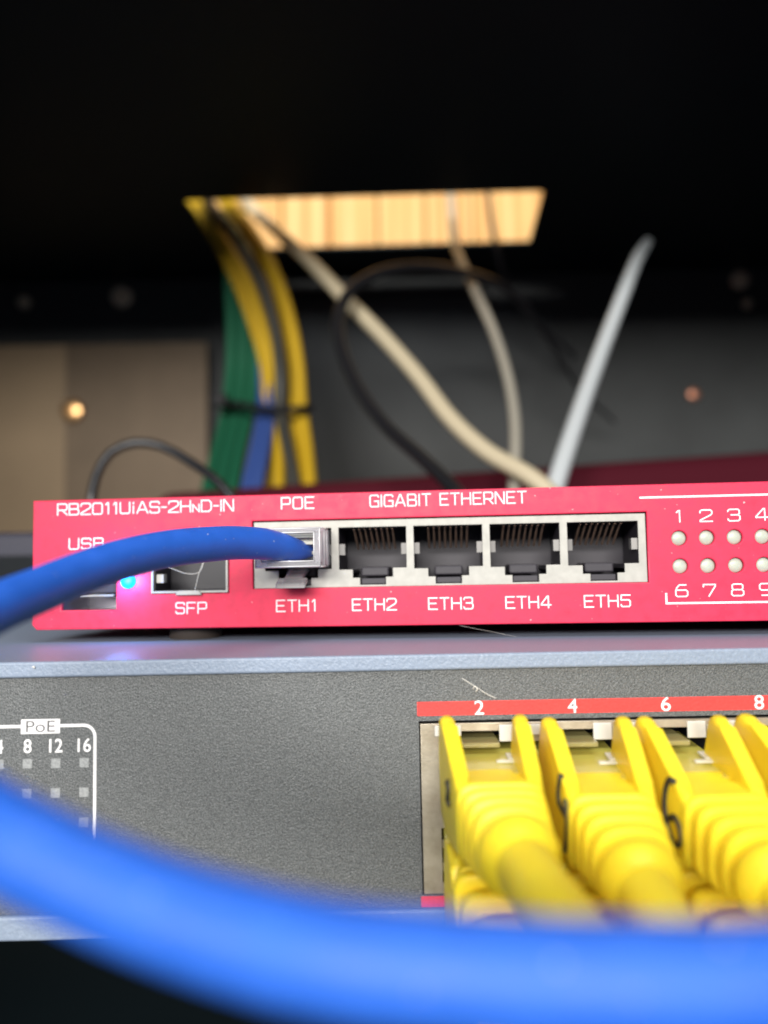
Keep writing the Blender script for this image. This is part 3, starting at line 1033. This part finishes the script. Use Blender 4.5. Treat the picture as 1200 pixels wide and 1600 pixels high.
DIG = {
    'two': [[(14.2, 2.6), (15.0, 3.0), (15.2, 2.0), (14.4, .6), (15.6, .4)]],
    'four': [[(17.4, 5.6), (16.4, 3.0), (16.7, 1.9), (20.4, 1.5)], [(19.6, 3.6), (20.5, 1.4), (19.9, -1.4), (19.2, -3.2)]],
    'six': [[(18.2, 5.2), (17.0, 5.0), (16.0, 3.2), (15.8, .8), (16.9, -1.5), (18.6, -2.4), (20.2, -1.5), (20.0, 0), (18.7, .9), (17.0, 0)]],
    'eight': [[(17.3, 4.6), (16.0, 5.0), (15.2, 3.8), (15.8, 2.4), (17.4, 1.0), (17.8, -.6), (16.8, -1.8), (15.4, -1.0), (15.4, .4), (17.0, 2.0), (17.7, 3.4), (17.3, 4.6)]],
}


def yellow_cable(base, mids, label, flip=1, digit=None):
    base = np.array(base, float)
    root = empty("yellow_patch_cable", base)
    tag(root, label, "patch cable", "yellow patch cables plugged into the switch")
    pts_ = [base + np.array([0, 14, 0]), base] + [np.array(m, float) for m in mids]
    path, _ = spline(pts_, [1] * len(pts_), .25)
    seg = [0.0]
    for i in range(1, len(path)):
        seg.append(seg[-1] + np.linalg.norm(path[i] - path[i - 1]))
    s0 = 14.0
    seg = np.array(seg) - s0
    arr = np.array(path)

    def at(s, x, z):
        x *= 1.0 - .13 * min(max((s - 7.0) / 13.0, 0.0), 1.0)
        p = np.array([np.interp(s, seg, arr[:, k]) for k in range(3)])
        p2 = np.array([np.interp(s + .8, seg, arr[:, k]) for k in range(3)])
        p1 = np.array([np.interp(s - .8, seg, arr[:, k]) for k in range(3)])
        t = p2 - p1
        t /= np.linalg.norm(t)
        up = np.array([0, 0, 1.0])
        rt = np.cross(t, up)
        rt /= np.linalg.norm(rt)
        if rt[0] < 0:
            rt = -rt
        u = np.cross(rt, t)
        if u[2] < 0:
            u = -u
        return p + rt * x + u * z * flip

    mb = MB(base)
    mb.rings([[at(s, x, z + zo) for x, z in sup(a, b, e)] for s, a, b, e, zo in (boot_mesh_pts() if flip > 0 else boot_mesh_pts(14.9, 3.75))])
    for s in (-1, 1):
        tmp = MB((0, 0, 0))
        a, b = sorted((s * 4.0, s * 6.15))
        tmp.prism(FIN if flip > 0 else FIN_CUT, 'x', a, b, bevel=.95, seg=4)
        mp = {}
        for v in tmp.bm.verts:
            x, ss, z = v.co / MM
            if abs(x) > 5.0:
                pass
            mp[v] = mb.verts([at(ss, x, z)])[0]
        for f in tmp.bm.faces:
            mb.bm.faces.new([mp[v] for v in f.verts])
        tmp.bm.free()
    boot = mb.build("boot", M_yellow, root, smooth=True, sharp=38)
    if digit:
        dm = MB(base)
        for stroke in DIG[digit]:
            sp, _ = spline([np.array((a, b, 0.0)) for a, b in stroke], [1] * len(stroke), .3)
            dm.tube([at(q[0], -6.15, q[1]) for q in sp], .42, n=8, smoothpath=False)
        dm.build("handwritten_numeral", M_ink, boot, smooth=True)
    # cable from the boot on
    cm = MB(base)
    k = [i for i in range(len(path)) if seg[i] >= 32.0]
    cm.tube([path[i] for i in k[::4]], 3.1, n=24, smoothpath=False)
    cm.build("cable", M_yjk, root, smooth=True)
    # clear plug and its latch
    pm = MB(base)

    def lbox(x0, x1, s_0, s_1, z_0, z_1, bv=.2):
        tmp = MB((0, 0, 0))
        tmp.box(x0, x1, s_0, s_1, z_0, z_1, bevel=bv)
        mp = {v: pm.verts([at(v.co.y / MM, v.co.x / MM, v.co.z / MM)])[0] for v in tmp.bm.verts}
        for f in tmp.bm.faces:
            pm.bm.faces.new([mp[v] for v in f.verts])
        tmp.bm.free()
    lbox(-5.8, 5.8, -9, 13.0, -3.3, 3.3)
    pm.build("plug", M_yplug, root)
    pm = MB(base)
    lbox(-2.7, 2.7, -6, 3.4, 4.2, 4.9, .15)
    lbox(-1.6, 1.6, -9, -6.1, 3.4, 5.0, .15)
    pm.build("latch", M_ylatch, root)
    pm = MB(base)
    lbox(3.3, 5.5, 4.2, 7.2, 3.32, 3.7, .1)
    lbox(1.6, 5.5, 7.3, 8.2, 3.32, 3.6, .1)
    pm.build("plug_reflection", M_pale, root)  # pale L of two thin boxes stands in for a white reflection
    return root


ZT, ZB = -17.3, -28.6
yellow_cable((CX[0] - .4, PY, ZT), [(13.2, 106, -17.4), (13.4, 96, -17.7), (13.7, 84, -18.0), (14.8, 76, -18.8), (16.8, 68, -20.4), (19.5, 61, -24.4), (22, 56, -31), (23, 53, -42), (23, 52, -60), (24, 58, -120), (27, 72, -190)],
             "yellow patch cable in the top row under the numeral 2, leftmost", 1, 'two')
yellow_cable((CX[1] - .2, PY, ZT), [(27.2, 106, -17.9), (26.9, 96, -19.1), (26.6, 86, -20.4), (26.5, 78, -22.2), (26.3, 71, -25.5), (26.2, 66, -33), (26.2, 63, -46), (26.2, 62, -62), (27, 66, -120), (30, 80, -190)],
             "yellow patch cable with a handwritten 4 on its boot", 1, 'four')
yellow_cable((CX[2] - .9, PY, ZT), [(40.4, 106, -18.0), (40.6, 96, -19.4), (41.0, 86, -20.9), (41.4, 78, -23), (41.8, 71, -26.5), (42, 66, -34), (42, 63, -48), (42, 62, -64), (42, 68, -120), (45, 82, -190)],
             "yellow patch cable with a handwritten 6 on its boot", 1, 'six')
yellow_cable((CX[3] - .9, PY, ZT), [(54.4, 106, -17.9), (55.0, 96, -19.2), (55.8, 86, -20.6), (56.6, 78, -22.6), (57, 71, -26), (57.4, 66, -34), (57.4, 63, -48), (57.4, 62, -64), (58, 66, -120), (61, 80, -190)],
             "yellow patch cable under the numeral 8 at the right edge", 1, 'eight')
names = ("yellow patch cable in the lower row below the boot of the leftmost top cable",
         "yellow patch cable in the lower row below the boot marked 4",
         "yellow patch cable in the lower row below the boot marked 6",
         "yellow patch cable in the lower row at the right edge")
for k in range(4):
    x = CX[k]
    yellow_cable((x - .2, PY, ZB), [(x - .2, 107, -29.2), (x - .3, 98, -30.3), (x - .4, 90, -33.0), (x - .6, 83, -37.5), (x - .8, 77.5, -44), (x - 1, 74, -56), (x - 1, 73, -70), (x + 2, 78, -125), (x + 5, 92, -190)], names[k], -1)


# ================================================================== lint
def lint(pts_, r_, label):
    ps = [np.array(p_, float) for p_ in pts_]
    mb = MB(ps[0])
    mb.tube(ps, r_, n=6, step=.3)
    o = mb.build("lint_fibre", M_lint, None, smooth=True)
    o.location = Vector(ps[0]) * MM
    tag(o, label, "lint", "lint fibres on the devices")


def onpanel(px, py, off=.12):
    q = P(px, py, PY - off)
    return q


lint([onpanel(722, 1060), onpanel(735, 1068, .3), onpanel(743, 1073, .4), onpanel(748, 1076, .3), onpanel(760, 1084), onpanel(775, 1091)], .05, "white lint thread on the dark panel above the numeral 2")
lint([onpanel(739, 1077), onpanel(742, 1072, .4), onpanel(746, 1077, .3), onpanel(743, 1081)], .08, "small white lint knot on the dark panel above the red strip")
lint([P(51, 1042, 114.85), P(53, 1042, 114.8), P(54, 1044, 114.85)], .12, "pale speck of lint on the lip of the switch at left")
lint([RW(-41, .4, 14.0), RW(-36.5, -.4, 12.4), RW(-34.2, -.3, 12.6), RW(-33.2, -.4, 14.6)], .04, "curled lint thread hanging in the square slot beside the blue light")
lint([RW(-33.4, -.45, 14.4), RW(-34.3, -.4, 12.0), RW(-35.0, -.3, 9.3)], .04, "straight lint thread crossing the square slot to its bottom edge")
lint([RW(13, -.1, 2.3), RW(15, -.5, 1.9), RW(18, -.6, 1.3), RW(23, -.5, .2)], .012, "lint thread hanging below the router under its fourth port")
